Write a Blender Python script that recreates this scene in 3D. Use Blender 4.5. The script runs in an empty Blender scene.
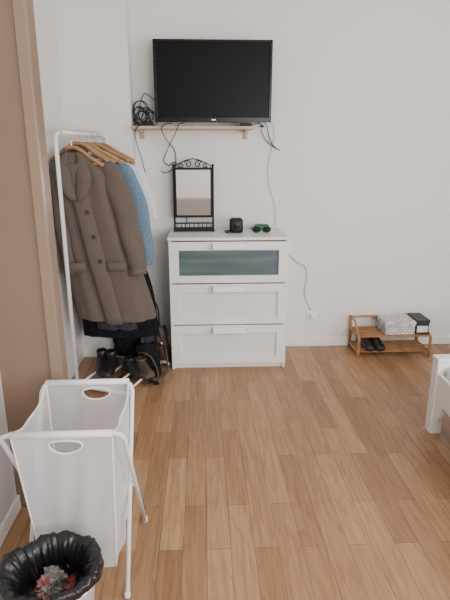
import bpy, bmesh, math, random
from mathutils import Vector, Matrix, noise
random.seed(7)
C=bpy.context.scene.collection
pi=math.pi

# ---------------------------------------------------------------- materials
def mat(name,col,rough=0.5,metal=0.0,nscale=0,namt=0.0,bump=0.0,bscale=200,spec=0.5,sheen=0):
    m=bpy.data.materials.new(name); m.use_nodes=True
    nt=m.node_tree; b=nt.nodes['Principled BSDF']
    b.inputs['Base Color'].default_value=(*col,1); b.inputs['Roughness'].default_value=rough
    b.inputs['Metallic'].default_value=metal; b.inputs['Specular IOR Level'].default_value=spec
    if sheen: b.inputs['Sheen Weight'].default_value=sheen
    tc=nt.nodes.new('ShaderNodeTexCoord')
    if namt>0:
        n=nt.nodes.new('ShaderNodeTexNoise'); n.inputs['Scale'].default_value=nscale; n.inputs['Detail'].default_value=4
        r=nt.nodes.new('ShaderNodeValToRGB')
        r.color_ramp.elements[0].position=.3; r.color_ramp.elements[1].position=.7
        r.color_ramp.elements[0].color=(*[max(0,c*(1-namt)) for c in col],1)
        r.color_ramp.elements[1].color=(*[min(1,c*(1+namt)) for c in col],1)
        nt.links.new(tc.outputs['Object'],n.inputs['Vector']); nt.links.new(n.outputs['Fac'],r.inputs['Fac'])
        nt.links.new(r.outputs['Color'],b.inputs['Base Color'])
    if bump>0:
        n2=nt.nodes.new('ShaderNodeTexNoise'); n2.inputs['Scale'].default_value=bscale; n2.inputs['Detail'].default_value=3
        bp=nt.nodes.new('ShaderNodeBump'); bp.inputs['Strength'].default_value=bump; bp.inputs['Distance'].default_value=.004
        nt.links.new(tc.outputs['Object'],n2.inputs['Vector']); nt.links.new(n2.outputs['Fac'],bp.inputs['Height'])
        nt.links.new(bp.outputs['Normal'],b.inputs['Normal'])
    return m

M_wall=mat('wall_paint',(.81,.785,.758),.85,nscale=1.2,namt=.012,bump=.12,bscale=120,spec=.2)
M_walln_shade=mat('wall_near_painted_shade',(.60,.585,.57),.85,nscale=1.2,namt=.012,bump=.12,bscale=120,spec=.2)  # shade on the near left wall painted in as a greyer tone
M_wall_dimmed=mat('wall_unseen_bounce_cut',(.36,.34,.32),.85,nscale=1.2,namt=.012,bump=.12,bscale=120,spec=.2)  # unseen walls darkened on purpose to cut bounce and raise contrast
M_ceil=mat('ceiling_paint',(.78,.77,.76),.9,nscale=1,namt=.01)
M_tan=mat('tan_paint',(.235,.155,.102),.5,nscale=2,namt=.05,bump=.05)
M_tan2=mat('tan_edge',(.28,.195,.135),.35,nscale=2,namt=.03)
M_base=mat('baseboard_white',(.86,.85,.84),.45,nscale=5,namt=.01)
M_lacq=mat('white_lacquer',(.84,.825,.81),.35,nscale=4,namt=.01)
M_lacq_shade=mat('white_lacquer_recess_shade',(.77,.755,.735),.4,nscale=4,namt=.01)  # shaded copy of the lacquer, paints shade into recessed panels
M_gap_shade=mat('drawer_gap_shade',(.06,.055,.05),.8,nscale=4,namt=.05)  # near-black colour stands for the shade between drawers
M_handle=mat('handle_white',(.95,.95,.95),.25,nscale=4,namt=.005)
M_tvb=mat('tv_plastic',(.008,.008,.009),.25,nscale=9,namt=.1,spec=.3)
M_scr=mat('tv_screen',(.008,.008,.009),.35,nscale=2,namt=.15,spec=.12)
M_black=mat('black_plastic',(.012,.012,.013),.45,nscale=20,namt=.2,spec=.3)
M_iron=mat('black_iron',(.010,.009,.009),.5,nscale=30,namt=.2,spec=.3)
M_rubber=mat('cable_rubber',(.02,.02,.02),.6,nscale=30,namt=.2)
M_cabw=mat('cable_white',(.50,.48,.46),.5,nscale=30,namt=.03)
M_mirror=mat('mirror_glass',(.92,.93,.93),.04,1.0,nscale=3,namt=.005)
M_metalw=mat('white_powder_metal',(.84,.84,.84),.35,nscale=10,namt=.02)
M_chrome=mat('chrome',(.75,.75,.75),.2,1.0,nscale=10,namt=.03)
M_woodh=mat('hanger_wood',(.42,.23,.11),.45,nscale=14,namt=.2)
M_coat=mat('coat_wool',(.135,.108,.092),.95,nscale=180,namt=.10,bump=.3,bscale=420,spec=.08,sheen=.08)
M_coatd=mat('coat_button',(.04,.028,.022),.4,nscale=40,namt=.2)
M_denim=mat('denim_blue',(.15,.235,.32),.9,nscale=60,namt=.15,bump=.4,bscale=400,spec=.1)
M_shirt=mat('shirt_cotton',(.70,.74,.78),.9,nscale=30,namt=.05,bump=.3,bscale=200,spec=.1)
M_dark=mat('dark_cloth',(.014,.014,.017),.95,nscale=40,namt=.3,bump=.4,bscale=200,spec=.1)
M_greyc=mat('grey_cloth',(.05,.05,.062),.95,nscale=40,namt=.25,bump=.4,bscale=200,spec=.1)
M_leather=mat('brown_leather',(.08,.05,.035),.5,nscale=25,namt=.3,bump=.3,bscale=80)
M_lblack=mat('black_leather',(.014,.013,.014),.42,nscale=25,namt=.3,bump=.3,bscale=80)
M_bamboo=mat('bamboo',(.40,.20,.085),.4,nscale=20,namt=.22,bump=.1)
M_cardw=mat('box_white',(.78,.78,.77),.6,nscale=10,namt=.03)
M_cardd=mat('box_dark',(.025,.028,.035),.5,nscale=10,namt=.2)
M_green=mat('green_plastic',(.02,.12,.045),.35,nscale=10,namt=.2)
M_lime=mat('lime_print',(.25,.6,.08),.4,nscale=10,namt=.1)
M_shelfw=mat('shelf_birch',(.52,.40,.28),.5,nscale=8,namt=.1)
M_bin=mat('bin_white',(.80,.78,.77),.35,nscale=8,namt=.02)
M_socket=mat('socket_white',(.90,.90,.90),.3,nscale=8,namt=.01)
M_paper=mat('tissue_paper',(.45,.33,.31),.8,nscale=30,namt=.3)
M_red=mat('wrapper_red',(.30,.04,.04),.4,nscale=30,namt=.4)
M_pink=mat('wrapper_pink',(.38,.13,.13),.3,nscale=30,namt=.4)
M_clear=mat('plastic_wrapper',(.20,.19,.18),.2,nscale=40,namt=.6)
M_sheet=mat('bed_sheet',(.82,.81,.80),.9,nscale=20,namt=.03,bump=.2,bscale=60)

def floor_mat():
    m=bpy.data.materials.new('oak_laminate'); m.use_nodes=True; nt=m.node_tree; N=nt.nodes; L=nt.links
    b=N['Principled BSDF']; tc=N.new('ShaderNodeTexCoord')
    sp=N.new('ShaderNodeSeparateXYZ'); cb=N.new('ShaderNodeCombineXYZ')
    L.new(tc.outputs['Object'],sp.inputs[0]); L.new(sp.outputs['Y'],cb.inputs['X']); L.new(sp.outputs['X'],cb.inputs['Y'])
    br=N.new('ShaderNodeTexBrick'); br.offset=.41; br.offset_frequency=2; br.squash=1.0
    br.inputs['Scale'].default_value=1; br.inputs['Brick Width'].default_value=.62; br.inputs['Row Height'].default_value=.093
    br.inputs['Mortar Size'].default_value=.0012; br.inputs['Mortar Smooth'].default_value=.3; br.inputs['Bias'].default_value=0
    br.inputs['Color1'].default_value=(.50,.30,.162,1); br.inputs['Color2'].default_value=(.315,.172,.086,1)
    br.inputs['Mortar'].default_value=(.17,.09,.045,1)
    L.new(cb.outputs[0],br.inputs['Vector'])
    mp=N.new('ShaderNodeMapping'); mp.inputs['Scale'].default_value=(50,2.0,1); L.new(tc.outputs['Object'],mp.inputs['Vector'])
    n=N.new('ShaderNodeTexNoise'); n.inputs['Scale'].default_value=1.5; n.inputs['Detail'].default_value=6; n.inputs['Distortion'].default_value=.8
    L.new(mp.outputs[0],n.inputs['Vector'])
    r=N.new('ShaderNodeValToRGB'); r.color_ramp.elements[0].position=.3; r.color_ramp.elements[0].color=(.82,.78,.74,1)
    r.color_ramp.elements[1].position=.7; r.color_ramp.elements[1].color=(1.1,1.1,1.1,1)
    L.new(n.outputs['Fac'],r.inputs['Fac'])
    mx=N.new('ShaderNodeMix'); mx.data_type='RGBA'; mx.blend_type='MULTIPLY'; mx.inputs[0].default_value=1
    L.new(br.outputs['Color'],mx.inputs[6]); L.new(r.outputs['Color'],mx.inputs[7])
    mp2=N.new('ShaderNodeMapping'); mp2.inputs['Scale'].default_value=(14,1.6,1); L.new(tc.outputs['Object'],mp2.inputs['Vector'])
    n2=N.new('ShaderNodeTexNoise'); n2.inputs['Scale'].default_value=1.2; n2.inputs['Detail'].default_value=2; n2.inputs['Distortion'].default_value=1.5
    L.new(mp2.outputs[0],n2.inputs['Vector'])
    r2=N.new('ShaderNodeValToRGB'); e=r2.color_ramp.elements; e[0].position=.42; e[0].color=(1,1,1,1); e[1].position=.62; e[1].color=(1,1,1,1)
    k=e.new(.5); k.color=(.84,.80,.76,1)
    L.new(n2.outputs['Fac'],r2.inputs['Fac'])
    mx2=N.new('ShaderNodeMix'); mx2.data_type='RGBA'; mx2.blend_type='MULTIPLY'; mx2.inputs[0].default_value=1
    L.new(mx.outputs[2],mx2.inputs[6]); L.new(r2.outputs['Color'],mx2.inputs[7])
    L.new(mx2.outputs[2],b.inputs['Base Color'])
    b.inputs['Roughness'].default_value=.38; b.inputs['Specular IOR Level'].default_value=.42
    return m
M_floor=floor_mat()

def frosted():
    m=bpy.data.materials.new('frosted_glass'); m.use_nodes=True; nt=m.node_tree; N=nt.nodes; L=nt.links
    b=N['Principled BSDF']; tc=N.new('ShaderNodeTexCoord'); mp=N.new('ShaderNodeMapping'); mp.inputs['Scale'].default_value=(1.6,1,14)
    n=N.new('ShaderNodeTexNoise'); n.inputs['Scale'].default_value=1.2; n.inputs['Detail'].default_value=1
    r=N.new('ShaderNodeValToRGB'); e=r.color_ramp.elements
    e[0].position=.30; e[0].color=(.075,.100,.105,1); e[1].position=.72; e[1].color=(.17,.175,.155,1)
    k=e.new(.5); k.color=(.085,.140,.148,1)
    L.new(tc.outputs['Object'],mp.inputs[0]); L.new(mp.outputs[0],n.inputs['Vector']); L.new(n.outputs['Fac'],r.inputs['Fac']); L.new(r.outputs['Color'],b.inputs['Base Color'])
    b.inputs['Roughness'].default_value=.25
    return m
M_frost=frosted()

def mosaic():
    m=bpy.data.materials.new('mosaic_print'); m.use_nodes=True; nt=m.node_tree; N=nt.nodes; L=nt.links
    b=N['Principled BSDF']; tc=N.new('ShaderNodeTexCoord')
    br=N.new('ShaderNodeTexBrick'); br.inputs['Scale'].default_value=1; br.inputs['Brick Width'].default_value=.030; br.inputs['Row Height'].default_value=.020
    br.inputs['Mortar Size'].default_value=.002; br.inputs['Color1'].default_value=(.88,.88,.87,1); br.inputs['Color2'].default_value=(.5,.52,.53,1); br.inputs['Mortar'].default_value=(.22,.23,.25,1)
    sp=N.new('ShaderNodeSeparateXYZ'); cb=N.new('ShaderNodeCombineXYZ'); ad=N.new('ShaderNodeMath')
    L.new(tc.outputs['Object'],sp.inputs[0]); L.new(sp.outputs['Y'],ad.inputs[0]); L.new(sp.outputs['Z'],ad.inputs[1])
    L.new(sp.outputs['X'],cb.inputs['X']); L.new(ad.outputs[0],cb.inputs['Y'])
    L.new(cb.outputs[0],br.inputs['Vector']); L.new(br.outputs['Color'],b.inputs['Base Color']); b.inputs['Roughness'].default_value=.6
    return m
M_mosaic=mosaic()

def meshcloth():
    m=bpy.data.materials.new('mesh_nylon_white'); m.use_nodes=True; nt=m.node_tree; N=nt.nodes; L=nt.links
    N.remove(N['Principled BSDF']); out=N['Material Output']
    d=N.new('ShaderNodeBsdfDiffuse'); d.inputs[0].default_value=(.84,.84,.86,1)
    t=N.new('ShaderNodeBsdfTranslucent'); t.inputs[0].default_value=(.84,.84,.86,1)
    tr=N.new('ShaderNodeBsdfTransparent')
    a=N.new('ShaderNodeMixShader'); a.inputs[0].default_value=.38
    c=N.new('ShaderNodeMixShader')
    tc=N.new('ShaderNodeTexCoord'); n=N.new('ShaderNodeTexNoise'); n.inputs['Scale'].default_value=4
    r=N.new('ShaderNodeMapRange'); r.inputs['To Min'].default_value=.20; r.inputs['To Max'].default_value=.38
    L.new(tc.outputs['Object'],n.inputs['Vector']); L.new(n.outputs['Fac'],r.inputs['Value']); L.new(r.outputs[0],c.inputs[0])
    L.new(d.outputs[0],a.inputs[1]); L.new(t.outputs[0],a.inputs[2]); L.new(a.outputs[0],c.inputs[1]); L.new(tr.outputs[0],c.inputs[2])
    L.new(c.outputs[0],out.inputs['Surface'])
    return m
M_mesh=meshcloth()
M_hem=mat('hem_white',(.86,.86,.87),.8,nscale=20,namt=.02)
M_liner=mat('black_bin_liner',(.010,.010,.011),.30,nscale=20,namt=.2,bump=.6,bscale=40,spec=.45)

# ---------------------------------------------------------------- mesh helpers
def link(name,me,m,parent=None,smooth=False):
    o=bpy.data.objects.new(name,me); C.objects.link(o)
    if m: me.materials.append(m)
    if parent is not None: o.parent=parent
    if smooth:
        for p in me.polygons: p.use_smooth=True
    return o
def grp(name):
    o=bpy.data.objects.new(name,None); o.empty_display_size=.05; C.objects.link(o); return o
def box(name,x0,x1,y0,y1,z0,z1,m,parent=None,bev=0.0,seg=2):
    bm=bmesh.new(); bmesh.ops.create_cube(bm,size=1)
    for v in bm.verts:
        v.co=Vector(((x0+x1)/2+v.co.x*(x1-x0),(y0+y1)/2+v.co.y*(y1-y0),(z0+z1)/2+v.co.z*(z1-z0)))
    if bev>0: bmesh.ops.bevel(bm,geom=bm.edges[:],offset=bev,segments=seg,profile=.5,affect='EDGES')
    me=bpy.data.meshes.new(name); bm.to_mesh(me); bm.free(); return link(name,me,m,parent)
def catmull(P,n=8):
    P=[Vector(p) for p in P]
    if len(P)<3: return P
    Q=[P[0]*2-P[1]]+P+[P[-1]*2-P[-2]]; out=[]
    for i in range(1,len(Q)-2):
        for k in range(n):
            t=k/n; a,b,c,d=Q[i-1],Q[i],Q[i+1],Q[i+2]
            out.append(.5*((2*b)+(c-a)*t+(2*a-5*b+4*c-d)*t*t+(3*b-a-3*c+d)*t**3))
    out.append(P[-1]); return out
def loft(name,rings,m,parent=None,cap=True,smooth=True,closed=True):
    bm=bmesh.new(); vs=[[bm.verts.new(p) for p in r] for r in rings]
    n=len(rings[0])
    for i in range(len(vs)-1):
        for j in range(n if closed else n-1):
            k=(j+1)%n
            bm.faces.new((vs[i][j],vs[i][k],vs[i+1][k],vs[i+1][j]))
    if cap and closed:
        bm.faces.new(vs[0][::-1]); bm.faces.new(vs[-1])
    bmesh.ops.recalc_face_normals(bm,faces=bm.faces)
    me=bpy.data.meshes.new(name); bm.to_mesh(me); bm.free(); return link(name,me,m,parent,smooth)
def tube(name,pts,r,m,parent=None,smooth_path=True,seg=8,n=8,flat=1.0):
    P=catmull(pts,n) if smooth_path else [Vector(p) for p in pts]
    rings=[]; up=Vector((0,0,1)); prev=None
    for i,p in enumerate(P):
        t=(P[min(i+1,len(P)-1)]-P[max(i-1,0)]).normalized()
        if prev is None:
            a=up if abs(t.z)<.9 else Vector((1,0,0)); s=t.cross(a).normalized()
        else:
            s=(prev-t*prev.dot(t)).normalized()
        prev=s; q=t.cross(s)
        rings.append([p+s*math.cos(2*pi*k/seg)*r+q*math.sin(2*pi*k/seg)*r*flat for k in range(seg)])
    return loft(name,rings,m,parent)
def lathe(name,c,prof,m,parent=None,seg=40,cap=True,sx=1.0):
    rings=[]
    for i,(r,z) in enumerate(prof):
        rings.append([(c[0]+r*sx*math.cos(2*pi*k/seg),c[1]+r*math.sin(2*pi*k/seg),c[2]+z) for k in range(seg)])
    return loft(name,rings,m,parent,cap=cap)
def disc_y(name,c,r,d,m,parent,seg=20):
    rings=[[(c[0]+r*s*math.cos(2*pi*k/seg),c[1]+dy,c[2]+r*s*math.sin(2*pi*k/seg)) for k in range(seg)] for dy,s in((0,1),(-d*.8,1),(-d,.85))]
    return loft(name,rings,m,parent)

# ---------------------------------------------------------------- room shell
XL,XR,YB,YF,ZC=-.93,2.9,-1.9,3.755,2.72
box('floor',-1.1,3.1,-2.1,3.95,-.1,0,M_floor)
box('ceiling',-1.1,3.1,-2.1,3.95,ZC,ZC+.1,M_ceil)
box('wall_back',-1.1,3.1,YF,YF+.15,0,ZC,M_wall)
box('wall_left',-1.1,XL,1.98,YF,0,ZC,M_wall)
box('wall_left_near',-1.1,-.82,-2.0,1.90,0,ZC,M_walln_shade)
box('wall_partition',-.93,-.585,1.885,2.0,0,ZC,M_tan,bev=.004)
box('wall_pillar',XL,-.475,3.60,YF,0,ZC,M_wall,bev=.003)
ry_0,ry_1,rz0,rz1=-.5,1.3,.85,2.35
box('wall_right',XR,XR+.15,ry_1,YF,0,ZC,M_wall)
box('wall_right_near',XR,XR+.15,-2.0,ry_0,0,ZC,M_wall_dimmed)
box('wall_right_sill',XR,XR+.15,ry_0,ry_1,0,rz0,M_wall_dimmed)
box('wall_right_lintel',XR,XR+.15,ry_0,ry_1,rz1,ZC,M_wall_dimmed)
wx0,wx1,wz0,wz1=.6,2.75,.75,2.45
box('wall_rear_sill',-1.1,3.1,YB-.15,YB,0,wz0,M_wall_dimmed)
box('wall_rear_lintel',-1.1,3.1,YB-.15,YB,wz1,ZC,M_wall_dimmed)
box('wall_rear_side',-1.1,wx0,YB-.15,YB,wz0,wz1,M_wall)
box('wall_rear_side_b',wx1,3.1,YB-.15,YB,wz0,wz1,M_wall_dimmed)
win=grp('window_1')
for i,(a,b,c,d) in enumerate(((wx0,wx1,wz0,wz0+.06),(wx0,wx1,wz1-.06,wz1),(wx0,wx0+.06,wz0,wz1),(wx1-.06,wx1,wz0,wz1),((wx0+wx1)/2-.04,(wx0+wx1)/2+.04,wz0,wz1))):
    box('frame_%d'%i,a,b,YB-.1,YB-.04,c,d,M_base,win,.004)
added_win=grp('added_side_window')  # unseen window added on the right to shape the light
for i,(a,b,c,d) in enumerate(((ry_0,ry_1,rz0,rz0+.06),(ry_0,ry_1,rz1-.06,rz1),(ry_0,ry_0+.06,rz0,rz1),(ry_1-.06,ry_1,rz0,rz1))):
    box('frame_%d'%i,XR+.04,XR+.1,a,b,c,d,M_base,added_win,.004)
box('baseboard_back',-.475,XR,YF-.014,YF,0,.065,M_base,bev=.003)
box('baseboard_pillar',XL,-.461,3.586,3.60,0,.065,M_base,bev=.003)
box('baseboard_pillar_side',-.475,-.461,3.6,YF-.014,0,.065,M_base,bev=.003)
box('baseboard_left',-.93,-.916,2.0,3.586,0,.065,M_base,bev=.003)
box('baseboard_left_near',-.82,-.806,-1.9,1.885,0,.065,M_base,bev=.003)
box('trim_partition',-.618,-.578,1.875,1.90,0.0,ZC,M_tan2,bev=.002)

# ---------------------------------------------------------------- chest of drawers
dr=grp('chest_of_drawers')
x0,x1,y0,y1=-.237,.582,3.330,3.725
box('side_left',x0+.003,x0+.022,y0+.004,y1,0,.927,M_lacq,dr,.002)
box('side_right',x1-.022,x1-.003,y0+.004,y1,0,.927,M_lacq,dr,.002)
box('back_panel',x0+.022,x1-.022,y1-.012,y1-.002,.03,.927,M_lacq,dr)
box('carcass_gap_shade',x0+.022,x1-.022,y0+.03,y1-.014,.045,.925,M_gap_shade,dr)  # dark core so the drawer gaps show painted shade
box('plinth',x0+.022,x1-.022,y0+.025,y0+.04,0,.045,M_lacq,dr,.002)
box('top',x0-.004,x1+.004,y0-.008,y1+.006,.930,.95,M_lacq,dr,.004)
zs=[(.040,.329),(.339,.628),(.638,.921)]
for i,(a,b) in enumerate(zs):
    w=.066; xa,xb=x0+.004,x1-.004
    p='drawer_%d_'%(3-i); yy=y0-.006
    box(p+'rail_bottom',xa+w,xb-w,yy,y0+.022,a,a+.050,M_lacq,dr,.0015)
    box(p+'rail_top',xa+w,xb-w,yy,y0+.022,b-.058,b,M_lacq,dr,.0015)
    box(p+'stile_left',xa,xa+w,yy,y0+.022,a,b,M_lacq,dr,.0015)
    box(p+'stile_right',xb-w,xb,yy,y0+.022,a,b,M_lacq,dr,.0015)
    box(p+'panel',xa+w-.005,xb-w+.005,y0+.011,y0+.020,a+.045,b-.053,M_frost if i==2 else M_lacq_shade,dr)
    hc=(x0+x1)/2
    box(p+'handle_grip',hc-.112,hc+.112,y0-.046,y0-.034,b-.048,b-.008,M_handle,dr,.004)
    box(p+'handle_mount',hc-.112,hc+.112,y0-.038,yy+.001,b-.015,b-.008,M_handle,dr,.002)

# ---------------------------------------------------------------- TV
tv=grp('television')
tx0,tx1,tz0,tz1,ty=-.315,.472,1.695,2.205,3.60
b=.018
box('bezel_top',tx0,tx1,ty-.004,ty+.02,tz1-b,tz1,M_tvb,tv,.003)
box('bezel_bottom',tx0,tx1,ty-.005,ty+.02,tz0,tz0+.032,M_tvb,tv,.003)
box('bezel_left',tx0,tx0+b,ty-.004,ty+.02,tz0,tz1,M_tvb,tv,.003)
box('bezel_right',tx1-b,tx1,ty-.004,ty+.02,tz0,tz1,M_tvb,tv,.003)
box('screen',tx0+b-.002,tx1-b+.002,ty+.004,ty+.012,tz0+.03,tz1-b+.002,M_scr,tv)
box('back_shell',tx0+.006,tx1-.006,ty+.012,ty+.035,tz0+.006,tz1-.006,M_tvb,tv,.008)
box('back_bulge',tx0+.12,tx1-.12,ty+.03,ty+.08,tz0+.06,tz1-.12,M_tvb,tv,.015)
box('wall_mount_plate',-.05,.20,YF-.02,YF-.001,1.83,2.06,M_black,tv,.003)
box('wall_mount_arm',.04,.11,ty+.075,YF-.018,1.9,1.98,M_black,tv,.003)
box('logo',.065,.095,ty-.0065,ty-.004,tz0+.012,tz0+.018,M_chrome,tv)

sh=grp('wall_shelf')
box('board',-.470,.352,3.555,YF-.001,1.650,1.668,M_shelfw,sh,.002)
for i,x in enumerate((-.42,.31)):
    box('bracket_%d_wall'%i,x-.013,x+.013,YF-.018,YF-.001,1.59,1.65,M_shelfw,sh,.003)
    box('bracket_%d_arm'%i,x-.013,x+.013,3.60,YF-.017,1.635,1.65,M_shelfw,sh,.003)

cb=grp('cable_bundle')
for i in range(8):
    cx=-.40+random.uniform(-.03,.04); cz=1.76+random.uniform(-.05,.04); rx=random.uniform(.03,.06); rz=random.uniform(.05,.09)
    pts=[]; ph=random.uniform(0,6)
    for k in range(14):
        a=ph+k*2*pi/11
        z=max(1.675,cz+rz*math.sin(a)*(1-.01*k)); x=max(-.462,cx+rx*math.cos(a))
        pts.append((x,3.66+.02*math.sin(a*1.3+i)+.004*k*(-1)**i,z))
    tube('loop_%d'%i,pts,.0035,M_rubber,cb,n=5,seg=6)
tube('lead_top',[(-.45,3.66,1.70),(-.40,3.65,1.86),(-.36,3.65,1.87),(-.28,3.67,1.80)],.0035,M_rubber,cb,seg=6)
box('adapter_brick',-.40,-.33,3.60,3.66,1.669,1.70,M_black,cb,.006)
pa=grp('power_adapter')
box('body',.26,.34,3.585,3.66,1.669,1.69,M_black,pa,.005)
tube('lead',[(.34,3.62,1.68),(.39,3.62,1.69),(.43,3.66,1.67),(.40,3.68,1.675)],.004,M_rubber,pa,seg=6)
yw=YF-.012
def cable(name,pts,m=M_rubber,r=.0032):
    g=grp(name); tube('wire',[(p[0],p[2] if len(p)>2 else yw,p[1]) for p in pts],r,m,g,n=8,seg=6); return g
cable('power_cable',[(-.36,1.70,3.66),(-.40,1.680,3.56),(-.445,1.64,3.545),(-.45,1.56,3.62),(-.43,1.46,3.70),(-.41,1.34,3.73),(-.415,1.25),(-.43,1.20)])
cable('power_cable',[(-.12,1.69,3.62),(-.15,1.680,3.548),(-.17,1.64,3.546),(-.22,1.56,3.66),(-.26,1.49,3.73),(-.275,1.44),(-.24,1.41),(-.20,1.43),(-.16,1.38),(-.13,1.30),(-.12,1.18),(-.12,1.0)])
cable('power_cable',[(-.20,1.69,3.62),(-.25,1.675,3.546),(-.27,1.64,3.546),(-.24,1.57,3.7),(-.20,1.52),(-.19,1.44),(-.22,1.38),(-.27,1.36),(-.30,1.37)])
cable('power_cable',[(.30,1.74,3.66),(.40,1.69,3.64),(.42,1.64,3.70),(.46,1.58,3.74),(.51,1.54),(.56,1.515)],r=.003)
cable('power_cable',[(.40,1.72,3.66),(.455,1.68,3.70),(.475,1.62,3.74),(.50,1.56),(.53,1.53)],r=.003)
cable('antenna_cable',[(.44,1.74,3.68),(.50,1.69,3.72),(.515,1.6),(.49,1.48),(.475,1.36),(.50,1.22),(.535,1.12),(.54,1.0),(.545,.97)],M_cabw,.0022)
cable('extension_cable',[(.55,.957,3.70),(.60,.91,3.742),(.61,.80),(.655,.75),(.72,.69),(.775,.66),(.80,.60),(.79,.50),(.79,.42),(.83,.33),(.85,.30,3.735)],M_cabw,.0035)
so=grp('power_socket')
box('plate',.815,.895,YF-.012,YF-.001,.215,.295,M_socket,so,.004)
disc_y('rim',(.855,YF-.011,.255),.03,.006,M_socket,so)
disc_y('recess',(.855,YF-.0165,.255),.021,.001,M_lacq_shade,so)
disc_y('plug',(.855,YF-.017,.262),.018,.03,M_handle,so)

# ---------------------------------------------------------------- table mirror
mr=grp('table_mirror')
mx0,mx1,my=-.205,.073,3.66
mz0,mz1=1.050,1.392
for nm,x in (('frame_left',mx0),('frame_right',mx1)):
    tube(nm,[(x,my,.965),(x,my,mz1+.01)],.007,M_iron,mr,False)
box('glass_frame_top',mx0+.004,mx1-.004,my-.01,my+.01,mz1-.012,mz1+.004,M_iron,mr,.003)
box('glass_frame_bottom',mx0+.004,mx1-.004,my-.01,my+.01,mz0-.004,mz0+.012,M_iron,mr,.003)
box('glass_frame_left',mx0+.004,mx0+.018,my-.01,my+.01,mz0,mz1,M_iron,mr,.003)
box('glass_frame_right',mx1-.018,mx1-.004,my-.01,my+.01,mz0,mz1,M_iron,mr,.003)
box('glass',mx0+.015,mx1-.015,my-.003,my+.003,mz0+.008,mz1-.008,M_mirror,mr)
box('glass_back',mx0+.015,mx1-.015,my+.004,my+.008,mz0+.008,mz1-.008,M_iron,mr)
box('base_tray',mx0-.008,mx1+.008,my-.060,my+.050,.957,.970,M_iron,mr,.004)
tube('base_rail_mid',[(mx0,my,1.005),(mx1,my,1.005)],.005,M_iron,mr,False)
for i in range(9):
    x=mx0+(mx1-mx0)*(i+.5)/9
    tube('base_spindle_%d'%i,[(x,my,.966),(x,my,1.004)],.0035,M_iron,mr,False,seg=6)
for i,(x,y) in enumerate(((mx0,my-.052),(mx1,my-.052),(mx0,my+.042),(mx1,my+.042))):
    lathe('foot_%d'%i,(x,y,.950),[(.006,0),(.010,.003),(.008,.009)],M_iron,mr,seg=12)
cxm=(mx0+mx1)/2
def spiral(cx,cz,r,a0,turns,dirn):
    return [(cx+dirn*r*(1-.75*t)*math.cos(a0+t*turns*2*pi),my,cz+r*(1-.75*t)*math.sin(a0+t*turns*2*pi)) for t in [k/22 for k in range(23)]]
for s,nm in((1,'right'),(-1,'left')):
    tube('crest_scroll_large_'+nm,spiral(cxm+s*.035,1.420,.026,pi*.1,1.3,s),.0042,M_iron,mr,n=2,seg=6)
    tube('crest_scroll_small_'+nm,spiral(cxm+s*.085,1.411,.018,pi*1.1,1.3,-s),.0040,M_iron,mr,n=2,seg=6)
    tube('crest_arc_'+nm,[(cxm+s*.128,my,1.395),(cxm+s*.118,my,1.415),(cxm+s*.08,my,1.432),(cxm+s*.04,my,1.448),(cxm,my,1.456)],.0042,M_iron,mr,n=5,seg=6)
    lathe('finial_'+nm,(mx0 if s<0 else mx1,my,mz1+.008),[(.004,0),(.010,.008),(.009,.016),(.002,.022)],M_iron,mr,seg=12)

# ---------------------------------------------------------------- small items on dresser
sp=grp('portable_speaker')
def rrect(cx,cy,hw,hd,z,n=32,e=5):
    o=[]
    for k in range(n):
        a=2*pi*k/n; c,s=math.cos(a),math.sin(a)
        o.append((cx+hw*abs(c)**(2/e)*(1 if c>=0 else -1),cy+hd*abs(s)**(2/e)*(1 if s>=0 else -1),z))
    return o
loft('body',[rrect(.235,3.56,.036,.036,.951),rrect(.235,3.56,.048,.045,.958),rrect(.235,3.56,.048,.045,1.038),rrect(.235,3.56,.036,.036,1.052)],M_black,sp)
disc_y('driver_rim',(.235,3.517,1.0),.036,.006,M_rubber,sp)
disc_y('driver_cone',(.235,3.5105,1.0),.025,.003,M_tvb,sp)
disc_y('driver_dome',(.235,3.5075,1.0),.007,.004,M_black,sp)
box('charging_lead_plug',.165,.185,3.50,3.53,.951,.966,M_rubber,sp,.002)
tube('charging_lead',[(.175,3.53,.956),(.155,3.56,.955),(.17,3.62,.955),(.23,3.66,.955)],.004,M_rubber,sp,seg=6)
sg=grp('sunglasses')
for s,x in ((0,.375),(1,.445)):
    tube('rim_%d'%s,[(x+.030*math.cos(2*pi*k/16),3.51,.978+.022*math.sin(2*pi*k/16)) for k in range(17)],.0045,M_green,sg,n=3,seg=6)
    loft('lens_%d'%s,[[(x+.028*math.cos(2*pi*k/20),3.51+d,.978+.020*math.sin(2*pi*k/20)) for k in range(20)] for d in(-.001,.001)],M_black,sg)
    xe=.342 if s==0 else .478
    tube('temple_%d'%s,[(xe,3.512,.985),(xe,3.58,.980),(xe+(.008 if s==0 else -.008),3.63,.96)],.0035,M_green,sg,seg=6)
tube('bridge',[(.403,3.51,.985),(.41,3.507,.99),(.417,3.51,.985)],.004,M_green,sg,seg=6)
gp=grp('green_jewelry_case')
loft('case',[rrect(.430,3.67,.045,.022,.951),rrect(.430,3.67,.052,.026,.956),rrect(.430,3.67,.052,.026,.985),rrect(.430,3.67,.045,.020,.993)],M_green,gp)
box('clasp',.424,.436,3.640,3.645,.968,.978,M_chrome,gp,.001)

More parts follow.
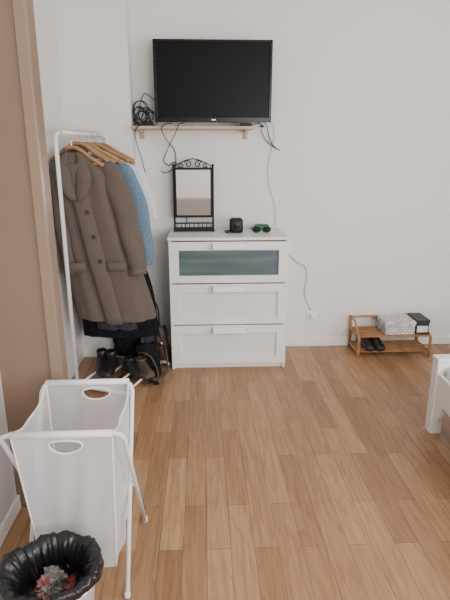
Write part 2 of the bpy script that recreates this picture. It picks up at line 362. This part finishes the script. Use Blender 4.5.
# ---------------------------------------------------------------- clothes rack
rk=grp('clothes_rack')
A=Vector((-.835,3.035,0)); B=Vector((-.640,3.535,0)); D=(B-A).normalized(); T=Vector((D.y,-D.x,0))
ZR=1.605
tube('post_front',[A+Vector((0,0,.03)),A+Vector((0,0,ZR-.05)),A+D*.004+Vector((0,0,ZR-.022)),A+D*.02+Vector((0,0,ZR-.005)),A+D*.05+Vector((0,0,ZR))],.0125,M_metalw,rk,False,seg=12)
tube('post_rear',[B+Vector((0,0,.03)),B+Vector((0,0,ZR-.05)),B-D*.004+Vector((0,0,ZR-.022)),B-D*.02+Vector((0,0,ZR-.005)),B-D*.05+Vector((0,0,ZR))],.0125,M_metalw,rk,False,seg=12)
tube('hanging_rod',[A+D*.045+Vector((0,0,ZR)),B-D*.045+Vector((0,0,ZR))],.0125,M_metalw,rk,False,seg=12)
for nm,P in(('front',A),('rear',B)):
    tube('foot_'+nm,[P-T*.07+Vector((0,0,.012)),P-T*.06+Vector((0,0,.028)),P+T*.40+Vector((0,0,.028)),P+T*.41+Vector((0,0,.012))],.0115,M_metalw,rk,False,seg=10)
for i,t in enumerate((.02,.13,.25,.37)):
    tube('shelf_bar_%d'%i,[A+T*t+Vector((0,0,.045)),B+T*t+Vector((0,0,.045))],.007,M_metalw,rk,False)

def hanger(at,name='clothes_hanger',rot=0.0,hw=.21,drop=.095,m=M_woodh,zz=1.525):
    g=grp(name); P=A+D*at
    t=Matrix.Rotation(rot,3,'Z')@T
    def pt(a,z): return Vector((P.x+t.x*a,P.y+t.y*a,z))
    r=.017
    tube('hook',[pt(.016,ZR-.003)]+[pt(r*math.cos(a),ZR+.003+r*math.sin(a)) for a in (pi*.15,pi*.4,pi*.65,pi*.9,pi*1.1)]+[pt(-.008,ZR-.024),pt(0,ZR-.038),pt(0,zz+.003)],.0022,M_chrome,g,seg=6,n=4)
    tube('arms',[pt(-hw,zz-drop),pt(-hw*.6,zz-drop*.55),pt(-.05,zz-.003),pt(0,zz+.007),pt(.05,zz-.003),pt(hw*.6,zz-drop*.55),pt(hw,zz-drop)],.0105,m,g,seg=8,n=6,flat=1.2)
    tube('trouser_bar',[pt(-hw*.85,zz-drop*.9),pt(hw*.85,zz-drop*.9)],.005,m,g,False)
    return g
hanger(.145,zz=1.515); hanger(.205,rot=-.02,zz=1.54); hanger(.25,rot=.03,zz=1.53,hw=.22)
hanger(.29,rot=-.05,zz=1.54,hw=.23); hanger(.33,rot=-.02,zz=1.525,hw=.23); hanger(.375,rot=.03,zz=1.54,hw=.25); hanger(.42,rot=.05,zz=1.525,hw=.26); hanger(.46,rot=.0,hw=.24,zz=1.54)

def sl(a,b,t): return a+(b-a)*t
def garment(g,nm,rings,m,folds=7,amp=.05,ph=0,n=96,cap=False):
    R=catmull([Vector((r[0],r[1],r[2])) for r in rings],5); S=catmull([Vector((r[3],r[4],0)) for r in rings],5)
    out=[]
    for i,(c,s) in enumerate(zip(R,S)):
        f=i/(len(R)-1); ring=[]
        for k in range(n):
            a=2*pi*k/n; q=1+amp*f**.7*(math.sin(folds*a+ph+f*1.5)+.5*math.sin((folds*2-1)*a+ph*2-f*2)+.4*math.sin(3*a+5*f+ph))
            ca,sa=math.cos(a),math.sin(a); e=2.5
            ring.append((c.x+s.x*abs(ca)**(2/e)*(1 if ca>=0 else -1)*(1+(q-1)*.4),c.y+s.y*abs(sa)**(2/e)*(1 if sa>=0 else -1)*q,c.z+.006*f*math.sin(2*a+ph)))
        out.append(ring)
    return loft(nm,out,m,g,cap=cap)
def sleeve(g,nm,pts,rad,m,ph=0,flat=.8,n=28):
    P=catmull(pts,8); rings=[]
    Rr=catmull([Vector((r,0,0)) for r in rad],8)
    for i,p in enumerate(P):
        f=i/(len(P)-1); r=Rr[i].x
        t=(P[min(i+1,len(P)-1)]-P[max(i-1,0)]).normalized(); s=Vector((0,1,0)).cross(t).normalized(); q=t.cross(s)
        ring=[]
        for k in range(n):
            a=2*pi*k/n; w=1+.07*math.sin(f*17+2*math.sin(a+ph)+ph)+.06*math.sin(3*a+f*6+ph)
            ring.append(p+s*math.cos(a)*r*w+q*math.sin(a)*r*flat*w)
        rings.append(ring)
    o=loft(nm,rings,m,g,cap=False)
    md=o.modifiers.new('thick','SOLIDIFY'); md.thickness=.004
    return o
def sheet(g,nm,grid,m,th=.006):
    bm=bmesh.new(); V=[[bm.verts.new(p) for p in r] for r in grid]
    for i in range(len(V)-1):
        for j in range(len(V[0])-1): bm.faces.new((V[i][j],V[i][j+1],V[i+1][j+1],V[i+1][j]))
    bmesh.ops.recalc_face_normals(bm,faces=bm.faces)
    me=bpy.data.meshes.new(nm); bm.to_mesh(me); bm.free(); o=link(nm,me,m,g,True)
    md=o.modifiers.new('thick','SOLIDIFY'); md.thickness=th; md.offset=0
    return o
ct=grp('wool_coat'); cy=3.175
garment(ct,'body',[(-.770,cy,1.495,.046,.040),(-.770,cy,1.482,.072,.055),(-.766,cy,1.457,.120,.066),(-.755,cy,1.422,.160,.078),(-.740,cy,1.37,.180,.085),
 (-.72,cy,1.25,.182,.085),(-.695,cy,1.08,.190,.082),(-.665,cy,.92,.206,.086),(-.625,cy,.74,.228,.090),(-.585,cy,.56,.240,.092),(-.565,cy,.45,.246,.094)],M_coat,folds=6,amp=.085,ph=.6)
sleeve(ct,'sleeve_right',[(-.61,cy-.01,1.420),(-.553,cy-.02,1.365),(-.508,cy-.03,1.25),(-.472,cy-.035,1.08),(-.440,cy-.045,.92),(-.418,cy-.055,.76)],[.045,.066,.070,.068,.066,.064],M_coat,ph=1)
sleeve(ct,'sleeve_left',[(-.866,cy,1.41),(-.876,cy-.02,1.35),(-.872,cy-.03,1.22),(-.862,cy-.035,1.05),(-.845,cy-.04,.90),(-.825,cy-.04,.76)],[.036,.044,.048,.048,.046,.046],M_coat,ph=2.5)
tube('cuff_right',[(-.4205,cy-.055,.80),(-.417,cy-.055,.755)],.069,M_coat,ct,False,seg=24,flat=.82)
def px(f): return sl(-.765,-.575,f**1.15)
g=[]
for i in range(26):
    f=i/25; z=sl(1.43,.44,f); cx=px(f); yy=cy-(sl(.078,.098,f))-.012
    g.append([(cx-.045+.10*t,yy-.010*math.sin(t*pi)+.008*math.sin(f*9+t*2)*f,z) for t in [k/6 for k in range(7)]])
sheet(ct,'front_placket',g,M_coat,.010)
for s,nm in((1,'right'),(-1,'left')):
    g=[]
    for i in range(9):
        f=i/8; z=sl(1.500,1.22,f); w=.035+.060*math.sin(min(1,f*1.25)*pi*.62)*(1-f**4)
        xa=-.770+s*sl(.030,.0,f)+.02*f
        g.append([(xa+s*w*t,cy-sl(.045,.098,min(1,f*2.2))-.018*math.sin(t*pi*.8)-.008,z-.028*t*(1-f)) for t in [k/5 for k in range(6)]])
    sheet(ct,'lapel_'+nm,g,M_coat,.010)
g=[]
for i in range(15):
    a=pi*(-.1+1.2*i/14)
    g.append([(-.770+.055*math.cos(a)*(1+.35*t),cy+.045*math.sin(a)*(1+.3*t)-.01,1.520-.045*t) for t in (0,.5,1)])
sheet(ct,'collar',g,M_coat,.007)
for i,z in enumerate((1.15,1.00,.85)):
    f=(1.43-z)/1.0; cx=px(f)
    disc_y('button_%d'%i,(cx+.03,cy-.111-.012*f,z),.013,.006,M_coatd,ct)
for s,nm,x in((1,'right',-.545),(-1,'left',-.79)):
    g=[[(x-.06+.12*t,cy-.102-.006*math.sin(t*pi),.84-.055*q) for t in (0,.25,.5,.75,1)] for q in (0,.5,1)]
    sheet(ct,'pocket_flap_'+nm,g,M_coat,.010)
dj=grp('denim_jacket'); cy=3.315
garment(dj,'body',[(-.70,cy,1.485,.05,.028),(-.70,cy,1.45,.13,.036),(-.70,cy,1.40,.185,.040),(-.70,cy,1.30,.19,.040),(-.685,cy,1.05,.19,.040),(-.67,cy,.86,.19,.040)],M_denim,folds=6,amp=.04,ph=2)
sleeve(dj,'sleeve_right',[(-.55,cy,1.41),(-.485,cy-.005,1.36),(-.430,cy-.01,1.22),(-.398,cy-.01,1.05),(-.382,cy-.01,.92),(-.376,cy-.01,.80)],[.035,.052,.054,.05,.046,.042],M_denim,ph=.5,flat=.7)
sleeve(dj,'sleeve_left',[(-.83,cy,1.40),(-.865,cy-.005,1.33),(-.870,cy-.01,1.2),(-.87,cy-.01,1.0),(-.87,cy-.01,.85)],[.03,.042,.042,.04,.04],M_denim,ph=2,flat=.7)
tube('cuff_right',[(-.377,cy-.01,.81),(-.374,cy-.01,.775)],.044,M_denim,dj,False,seg=20,flat=.75)
dc=grp('dark_long_dress'); cy=3.39
garment(dc,'body',[(-.69,cy,1.46,.05,.016),(-.69,cy,1.42,.15,.022),(-.685,cy,1.2,.17,.024),(-.65,cy,.9,.20,.024),(-.61,cy,.6,.245,.026),(-.59,cy,.36,.255,.028),(-.585,cy,.24,.255,.028)],M_dark,folds=8,amp=.10,ph=1.2)
tube('neckline',[(-.74,cy,1.465),(-.69,cy-.015,1.45),(-.64,cy,1.465)],.006,M_dark,dc,seg=6)
tr=grp('grey_trousers'); cy=3.255
for i,x in enumerate((-.66,-.53)):
    garment(tr,'leg_%d'%i,[(x-.03,cy,.62,.075,.022),(x-.01,cy,.5,.07,.022),(x,cy,.37,.068,.020),(x+.005,cy,.34,.068,.020)],M_greyc,folds=5,amp=.08,ph=i)
ws=grp('white_shirt'); cy=3.455
garment(ws,'body',[(-.67,cy,1.47,.05,.016),(-.67,cy,1.43,.14,.024),(-.665,cy,1.36,.20,.026),(-.65,cy,1.2,.205,.026),(-.64,cy,.95,.205,.028),(-.63,cy,.8,.205,.028)],M_shirt,folds=7,amp=.07,ph=4)
sleeve(ws,'sleeve_right',[(-.52,cy,1.41),(-.445,cy,1.36),(-.40,cy,1.25),(-.370,cy,1.14),(-.36,cy,1.06)],[.035,.050,.052,.052,.052],M_shirt,ph=3,flat=.5)
sleeve(ws,'sleeve_left',[(-.80,cy,1.40),(-.85,cy,1.34),(-.86,cy,1.25),(-.86,cy,1.12)],[.03,.04,.04,.04],M_shirt,ph=1,flat=.5)
tube('collar',[(-.72,cy-.015,1.48),(-.67,cy-.025,1.465),(-.62,cy-.015,1.48)],.010,M_shirt,ws,seg=8)

# ---------------------------------------------------------------- shoes
def shoe(parent,nm,x,y,z,ang,m,L=.26,W=.046,boot=0,ms=None):
    ms=ms or M_rubber
    R=Matrix.Rotation(ang,3,'Z'); rings=[]; sole=[]
    prof=[(0,.55,.055),(.05,.85,.085),(.15,.95,.095),(.30,.9,.09),(.45,.9,.072),(.6,1.0,.058),(.78,1.05,.048),(.92,.85,.040),(1,.45,.024)]
    for f,w,h in prof:
        r=[]; s=[]
        for k in range(20):
            a=2*pi*k/20; qx=W*w*math.cos(a); pz=.018+ (h-.018)*max(0,math.sin(a)) + .004*min(0,math.sin(a))
            v=R@Vector((qx,-f*L,0)); r.append((x+v.x,y+v.y,z+pz))
            v2=R@Vector((W*w*1.08*math.cos(a),-f*L*1.0,0)); s.append((x+v2.x,y+v2.y,z+.011+.011*math.sin(a)))
        rings.append(r); sole.append(s)
    loft(nm+'_upper',rings,m,parent); loft(nm+'_sole',sole,ms,parent)
    v=R@Vector((0,-.2*L,0)); lathe(nm+'_collar',(x+v.x,y+v.y,z+.06),[(.034,0),(.036,.03+boot),(.030,.036+boot),(.026,.0)],m,parent,seg=20)

sr=grp('bamboo_shoe_rack')
rx0,rx1,ry0,ry1=1.165,1.715,3.495,3.73
zt,zl=.162,.040
for i,x in enumerate((rx0,rx1)):
    top=.262 if i==0 else .205
    tube('post_front_%d'%i,[(x,ry0,.0),(x,ry0,zt-.04),(x,ry0+.004,zt-.01),(x,ry0+.02,zt+.002)],.011,M_bamboo,sr,n=5,seg=10)
    tube('post_back_%d'%i,[(x,ry1,.0),(x,ry1,top)],.011,M_bamboo,sr,False,seg=10)
    tube('side_rail_top_%d'%i,[(x,ry0+.01,zt-.003),(x,ry1,zt-.003)],.010,M_bamboo,sr,False,seg=10)
    tube('side_rail_low_%d'%i,[(x,ry0,zl-.004),(x,ry1,zl-.004)],.010,M_bamboo,sr,False,seg=10)
    tube('arm_%d'%i,[(x,ry1,top-.01),(x,ry1-.09,top-.01),(x,ry0+.02,zt+.007)],.009,M_bamboo,sr,n=6,seg=8)
for i in range(6):
    y=ry0+.012+i*(ry1-ry0-.024)/5
    tube('slat_top_%d'%i,[(rx0,y,zt),(rx1,y,zt)],.0085,M_bamboo,sr,False,seg=8)
    tube('slat_low_%d'%i,[(rx0,y,zl),(rx1,y,zl)],.0085,M_bamboo,sr,False,seg=8)
tube('back_rail',[(rx0,ry1,.248),(rx0+.10,ry1,.252),(rx0+.22,ry1,.250),(1.36,ry1,.235),(rx1,ry1,.20)],.009,M_bamboo,sr,n=4,seg=8)
zb=zt+.0095
b1=grp('patterned_storage_box')
box('box',1.365,1.590,3.505,3.68,zb,zb+.080,M_mosaic,b1,.003)
box('lid',1.360,1.595,3.500,3.685,zb+.070,zb+.105,M_mosaic,b1,.004)
b2=grp('dark_shoe_box')
box('box',1.605,1.705,3.52,3.70,zb,zb+.095,M_cardd,b2,.003)
box('lid',1.602,1.708,3.516,3.704,zb+.087,zb+.112,M_cardd,b2,.003)
box('label',1.612,1.695,3.5175,3.521,zb+.015,zb+.065,M_cardw,b2)
shs=grp('pair_of_shoes')
shoe(shs,'shoe_left',1.250,3.72,zl+.009,.05,M_lblack,L=.235,W=.042); shoe(shs,'shoe_right',1.345,3.72,zl+.009,-.04,M_lblack,L=.235,W=.042)

sb=grp('pair_of_boots')
shoe(sb,'boot_left',-.73,3.34,.053,.25,M_lblack,L=.24,boot=.03); shoe(sb,'boot_right',-.645,3.32,.053,-.1,M_lblack,L=.24,boot=.03)
sb2=grp('pair_of_shoes')
shoe(sb2,'shoe_left',-.545,3.25,.053,.7,M_lblack,L=.22); shoe(sb2,'shoe_right',-.455,3.24,.053,.45,M_leather,L=.22)
def softbag(g,nm,c,hx,hy,hz,m,rot=0,ph=0,lean=0,wr=.05):
    rings=[]
    R=Matrix.Rotation(rot,3,'Z')
    for i in range(23):
        f=i/22; h=max(0.0,(f-.15)/.85); s=[.82,.96,1.0][min(2,i)] if i<3 else 1-.25*h**2
        d=[.9,1.0,1.05][min(2,i)] if i<3 else 1.05-.85*h**1.3
        r=[]
        for k in range(56):
            a=2*pi*k/56; ca,sa=math.cos(a),math.sin(a)
            w=1+wr*math.sin(5*a+f*6+ph)+wr*.6*math.sin(9*a-f*9+ph)+wr*2*noise.noise(Vector((ca*2.5,sa*2.5,f*5+ph)))
            v=R@Vector((hx*s*abs(ca)**.7*(1 if ca>=0 else -1)*w+lean*f,hy*d*abs(sa)**.7*(1 if sa>=0 else -1)*w,0))
            r.append((c[0]+v.x,c[1]+v.y,c[2]+hz*f+.012*math.sin(3*a+ph)*f))
        rings.append(r)
    loft(nm,rings,m,g)
bb=grp('black_backpack')
softbag(bb,'body',(-.535,3.49,.056),.13,.050,.30,M_dark,rot=-.1,ph=2)
tube('strap',[(-.60,3.44,.33),(-.64,3.425,.26),(-.61,3.42,.15),(-.58,3.43,.08)],.010,M_dark,bb,seg=8)
tube('top_handle',[(-.56,3.49,.34),(-.54,3.48,.39),(-.51,3.48,.39),(-.49,3.49,.34)],.006,M_dark,bb,seg=8)
hb=grp('brown_handbag')
softbag(hb,'body',(-.310,3.49,0),.058,.08,.27,M_leather,rot=.1,ph=.4,lean=-.02)
tube('strap',[(-.325,3.42,.24),(-.340,3.39,.34),(-.352,3.42,.43),(-.352,3.50,.45),(-.340,3.55,.38),(-.335,3.56,.24)],.006,M_leather,hb,seg=8)
tube('dangling_strap',[(-.32,3.41,.24),(-.285,3.38,.17),(-.266,3.32,.08),(-.263,3.27,.012),(-.29,3.22,.010),(-.31,3.18,.010)],.007,M_leather,hb,seg=8)
disc_y('buckle',(-.315,3.405,.17),.014,.005,M_chrome,hb)
hp0=grp('clothes_heap')
for i,(x,y,hx,hy,hz,m,r) in enumerate(((-.405,3.32,.075,.08,.20,M_dark,.2),(-.375,3.24,.06,.06,.12,M_dark,-.3),(-.41,3.39,.05,.04,.28,M_greyc,.1))):
    softbag(hp0,'fold_%d'%i,(x,y,.002),hx,hy,hz,m,rot=r,ph=i*2.1,wr=.13)
tube('scarf_end',[(-.42,3.24,.12),(-.38,3.16,.07),(-.36,3.10,.015),(-.31,3.08,.012)],.014,M_dark,hp0,seg=10,flat=.6)
tube('belt',[(-.45,3.26,.16),(-.41,3.20,.18),(-.36,3.20,.14),(-.32,3.15,.06),(-.33,3.10,.012),(-.40,3.05,.010)],.006,M_leather,hp0,seg=8)
tube('bag_cord',[(-.48,3.18,.06),(-.52,3.08,.012),(-.58,3.07,.010),(-.60,3.12,.012),(-.55,3.16,.05)],.006,M_dark,hp0,seg=8)

# ---------------------------------------------------------------- laundry hamper
hp=grp('laundry_hamper')
hx0,hx1,hy0,hy1,hz=-.640,-.258,1.400,1.775,.64
def uframe(nm,xa,xb,ytop,ybot):
    y=lambda z: ytop+(ybot-ytop)*(hz-z)/hz
    def q(x,z): return (x,y(z),z)
    pts=[q(xa,0.008),q(xa,hz-.03),q(xa+.008,hz-.010),q(xa+.028,hz),q(xb-.028,hz),q(xb-.008,hz-.010),q(xb,hz-.03),q(xb,0.008)]
    tube(nm,pts,.0078,M_metalw,hp,False,seg=12)
    for i,x in enumerate((xa,xb)):
        lathe('foot_%s_%d'%(nm,i),(x,ybot,0),[(.010,0),(.011,.004),(.010,.02)],M_metalw,hp,seg=12)
uframe('frame_front_top',hx0,hx1,hy0,hy1)
uframe('frame_back_top',hx0+.020,hx1-.020,hy1,hy0)
for i,x in enumerate((hx0+.01,hx1-.01)):
    tube('pivot_%d'%i,[(x-.016,1.5875,.32),(x+.016,1.5875,.32)],.007,M_metalw,hp,False)
bx0,bx1=hx0+.034,hx1-.034
def bagpt(side,u,w):
    z=hz+.004-w*.575
    t=w
    yF=hy0+.065*t; yB=hy1-.065*t
    xa=bx0+.03*t; xb=bx1-.03*t
    wr=.010*math.sin(u*21+w*6)*w*(1-w)*2+.007*math.sin(w*17+u*7)*w+.022*w*noise.noise(Vector((u*3,w*4,1.7 if side in 'FB' else 6.1)))
    if side=='F':
        return Vector((sl(xa,xb,u),yF-.014*math.sin(u*pi)*math.sin(w*pi)+wr*math.sin(u*pi),z))
    if side=='B':
        return Vector((sl(xa,xb,u),yB+.010*math.sin(u*pi)*math.sin(w*pi)+wr*math.sin(u*pi),z))
    zz=z-.05*math.sin(u*pi)*(1-w)**2
    sg_=1 if side=='R' else -1
    xx=xb if side=='R' else xa
    return Vector((xx+sg_*.014*math.sin(w*pi)*math.sin(u*pi)+(.006*math.sin(u*10+w*3)+wr)*math.sin(u*pi),sl(yF,yB,u),zz))
def holed(nm,side,cu,cw,ru,rw):
    per=[]; n=16
    for k in range(n): per.append((k/n,0))
    for k in range(n): per.append((1,k/n))
    for k in range(n): per.append((1-k/n,1))
    for k in range(n): per.append((0,1-k/n))
    rings=[]
    for s in [i/18 for i in range(19)]:
        r=[]
        for (a,b) in per:
            ang=math.atan2((b-cw)/rw,(a-cu)/ru); e=(cu+ru*math.cos(ang),cw+rw*math.sin(ang)*(1.0 if math.sin(ang)>0 else .5))
            r.append(bagpt(side,sl(e[0],a,s),sl(e[1],b,s)))
        rings.append(r)
    loft(nm,rings,M_mesh,hp,cap=False)
    ring=[]
    for k in range(33):
        ang=2*pi*k/32; ring.append(bagpt(side,cu+ru*math.cos(ang),cw+rw*math.sin(ang)*(1.0 if math.sin(ang)>0 else .5)))
    tube(nm+'_handle_hem',ring,.0035,M_hem,hp,False,seg=6)
holed('bag_front','F',.53,.075,.17,.055)
holed('bag_back','B',.60,.075,.17,.055)
def plain(nm,g,m=M_mesh):
    bm=bmesh.new(); V=[[bm.verts.new(p) for p in r] for r in g]
    for i in range(len(V)-1):
        for j in range(len(V[0])-1): bm.faces.new((V[i][j],V[i][j+1],V[i+1][j+1],V[i+1][j]))
    me=bpy.data.meshes.new(nm); bm.to_mesh(me); bm.free(); link(nm,me,m,hp,True)
for s in 'LR':
    plain('bag_side_'+s,[[bagpt(s,i/20,j/24) for i in range(21)] for j in range(25)])
    tube('bag_hem_side_'+s,[bagpt(s,i/16,0) for i in range(17)],.004,M_hem,hp,False,seg=6)
plain('bag_bottom',[[bagpt('F',i/12,1).lerp(bagpt('B',i/12,1),j/12)-Vector((0,0,.03*math.sin(i/12*pi)*math.sin(j/12*pi))) for i in range(13)] for j in range(13)])
for nm,y in(('front',hy0),('back',hy1)):
    tube('bag_sleeve_'+nm,[(bx0,y,hz),(bx1,y,hz)],.0115,M_hem,hp,False,seg=14)
for y_ in 'FB':
    for u in (0,1):
        tube('bag_corner_seam_%s_%d'%(y_,u),[bagpt(y_,u,w/20) for w in range(21)],.003,M_hem,hp,False,seg=6)

# ---------------------------------------------------------------- waste bin
wb=grp('waste_bin'); bc=(-.468,1.240,0); SX=1.07
lathe('bucket',bc,[(.092,0),(.097,.004),(.118,.245),(.130,.250),(.135,.262),(.131,.270),(.118,.266),(.106,.24),(.090,.012),(.05,.010)],M_bin,wb,seg=56,sx=SX)
rings=[]; seg=220
prof=[(.136,.225,.002,.008),(.137,.240,.003,.005),(.137,.254,.004,.004),(.138,.270,.005,.004),(.139,.284,.006,.006),(.137,.295,.006,.009),(.129,.302,.006,.009),(.118,.296,.008,.008),(.108,.280,.009,.006),(.101,.255,.010,.006),(.097,.225,.012,.006),(.092,.200,.013,.008),(.080,.182,.012,.010),(.055,.172,.010,.010),(.030,.168,.006,.010),(.006,.166,.001,.004)]
for i,(r,z,am,az) in enumerate(prof):
    ring=[]
    for k in range(seg):
        t=k/seg; a=2*pi*t
        c,s=math.cos(a),math.sin(a)
        n1=noise.noise(Vector((c*4.5,s*4.5,z*14)))+.7*noise.noise(Vector((c*11,s*11,z*22+5)))+.4*noise.noise(Vector((c*24,s*24,z*30+9)))
        n2=noise.noise(Vector((c*3+7,s*3,z*5)))+.6*noise.noise(Vector((c*9+3,s*9,z*8)))
        w=am*(abs(n1)*1.5 if i<6 else (n1*1.3 if i<8 else -abs(n1)*2.0 if i<11 else n1*1.6))
        zz=z+az*n2*1.6; lift=max(0,math.cos(a+.95))**1.5
        if i==0: zz+=.048*lift-.03*max(0,-math.cos(a+.9))
        if i==1: zz+=.036*lift-.015*max(0,-math.cos(a+.9))
        if i==2: zz+=.025*lift
        if i==3: zz+=.012*lift
        if i==4: zz+=.004*lift
        ring.append((bc[0]+(r+w)*c*SX,bc[1]+(r+w)*s,zz))
    rings.append(ring)
loft('black_liner',rings,M_liner,wb,cap=False)
mats=[M_clear,M_liner,M_red,M_clear,M_liner,M_leather,M_liner,M_pink]
for i in range(30):
    a=random.uniform(0,2*pi); d=random.uniform(0,.062); x=bc[0]+.01+d*math.cos(a)*1.1; y=bc[1]+.005+d*math.sin(a); z=.185+random.uniform(-.005,.035)
    bm=bmesh.new(); bmesh.ops.create_icosphere(bm,subdivisions=4,radius=random.uniform(.012,.026))
    ph=random.uniform(0,9); sx,sy=random.uniform(.7,1.4),random.uniform(.7,1.4)
    for v in bm.verts:
        n=v.co.normalized(); v.co*=1+.9*noise.noise(n*2.2+Vector((ph,0,0)))+.35*noise.noise(n*6+Vector((ph,3,0)))
        v.co.z*=.55; v.co.x*=sx; v.co.y*=sy; v.co+=Vector((x,y,z))
    me=bpy.data.meshes.new('rubbish'); bm.to_mesh(me); bm.free(); link('rubbish_%d'%i,me,mats[i%8],wb,False)
rings=[]
for z in (.03,.06,.09,.12,.15,.18,.20):
    rings.append([(bc[0]+SX*(.0985+.0875*z)*math.cos(a),bc[1]+(.0985+.0875*z)*math.sin(a),z) for a in [ -1.0+.45*k/8 + .2*math.sin(z*30) for k in range(9)]])
loft('green_print',rings,M_lime,wb,cap=False,closed=False)

# ---------------------------------------------------------------- bed
bd=grp('bed')
X0,X1,Y1,Y0=1.232,2.16,2.46,.45
for i,(x,y) in enumerate(((X0,Y1),(X1,Y1),(X0,Y0),(X1,Y0))):
    xs=1 if i in(0,2) else -1; ys=-1 if i<2 else 1
    xa,xb=sorted((x,x+.065*xs)); ya,yb=sorted((y,y+.065*ys))
    box('leg_%d'%i,xa,xb,ya,yb,0,.43,M_lacq,bd,.006)
box('end_board_far',X0+.06,X1-.06,Y1-.045,Y1-.01,.13,.425,M_lacq,bd,.004)
box('end_cap_far',X0-.004,X1+.004,Y1-.07,Y1+.004,.425,.445,M_lacq,bd,.005)
box('end_board_near',X0+.06,X1-.06,Y0+.01,Y0+.045,.13,.425,M_lacq,bd,.004)
box('side_rail_left',X0+.006,X0+.03,Y0+.06,Y1-.06,.20,.36,M_lacq,bd,.004)
box('side_rail_right',X1-.03,X1-.006,Y0+.06,Y1-.06,.20,.36,M_lacq,bd,.004)
box('slat_base',X0+.03,X1-.03,Y0+.05,Y1-.05,.22,.24,M_shelfw,bd)
box('mattress',X0+.035,X1-.035,Y0+.055,Y1-.078,.24,.41,M_sheet,bd,.03,4)
bm=bmesh.new(); pr=[(Y1-.06,.21),(Y1-.06,.09)]+[(Y1-.06-.09*math.sin(a),.09+.12*(1-math.cos(a))) for a in [k*pi/16 for k in range(1,9)]]
va=[bm.verts.new((X0+.008,y,z)) for y,z in pr]; vb=[bm.verts.new((X0+.028,y,z)) for y,z in pr]
bm.faces.new(va); bm.faces.new(vb[::-1])
for i in range(len(pr)):
    j=(i+1)%len(pr); bm.faces.new((va[i],vb[i],vb[j],va[j]))
bmesh.ops.recalc_face_normals(bm,faces=bm.faces)
me=bpy.data.meshes.new('corner_bracket'); bm.to_mesh(me); bm.free(); link('corner_bracket',me,M_lacq,bd)

# ---------------------------------------------------------------- light
w=bpy.data.worlds.new('World'); bpy.context.scene.world=w; w.use_nodes=True
w.node_tree.nodes['Background'].inputs[0].default_value=(.75,.85,1,1); w.node_tree.nodes['Background'].inputs[1].default_value=1.5
def area(name,loc,rot,sx,sy,e,col):
    l=bpy.data.lights.new(name,'AREA'); l.shape='RECTANGLE'; l.size=sx; l.size_y=sy; l.energy=e; l.color=col
    o=bpy.data.objects.new(name,l); o.location=loc; o.rotation_euler=rot; C.objects.link(o); return o
area('window_daylight',((wx0+wx1)/2,YB-.02,(wz0+wz1)/2),(math.radians(90),0,0),2.05,1.6,112,(1,.99,.98))
area('added_side_light',(XR+.02,(ry_0+ry_1)/2,(rz0+rz1)/2),(math.radians(90),0,math.radians(90)),1.7,1.4,80,(1,.99,.985))  # lamp of the added window, throws side shadows off the handles

cam=bpy.data.cameras.new('camera'); co=bpy.data.objects.new('camera',cam); C.objects.link(co)
co.location=(0,0,1.47); co.rotation_euler=(math.radians(90-16),0,math.radians(-2.5))
cam.sensor_fit='VERTICAL'; cam.sensor_height=24; cam.lens=24*500/600; cam.clip_start=.02
bpy.context.scene.camera=co
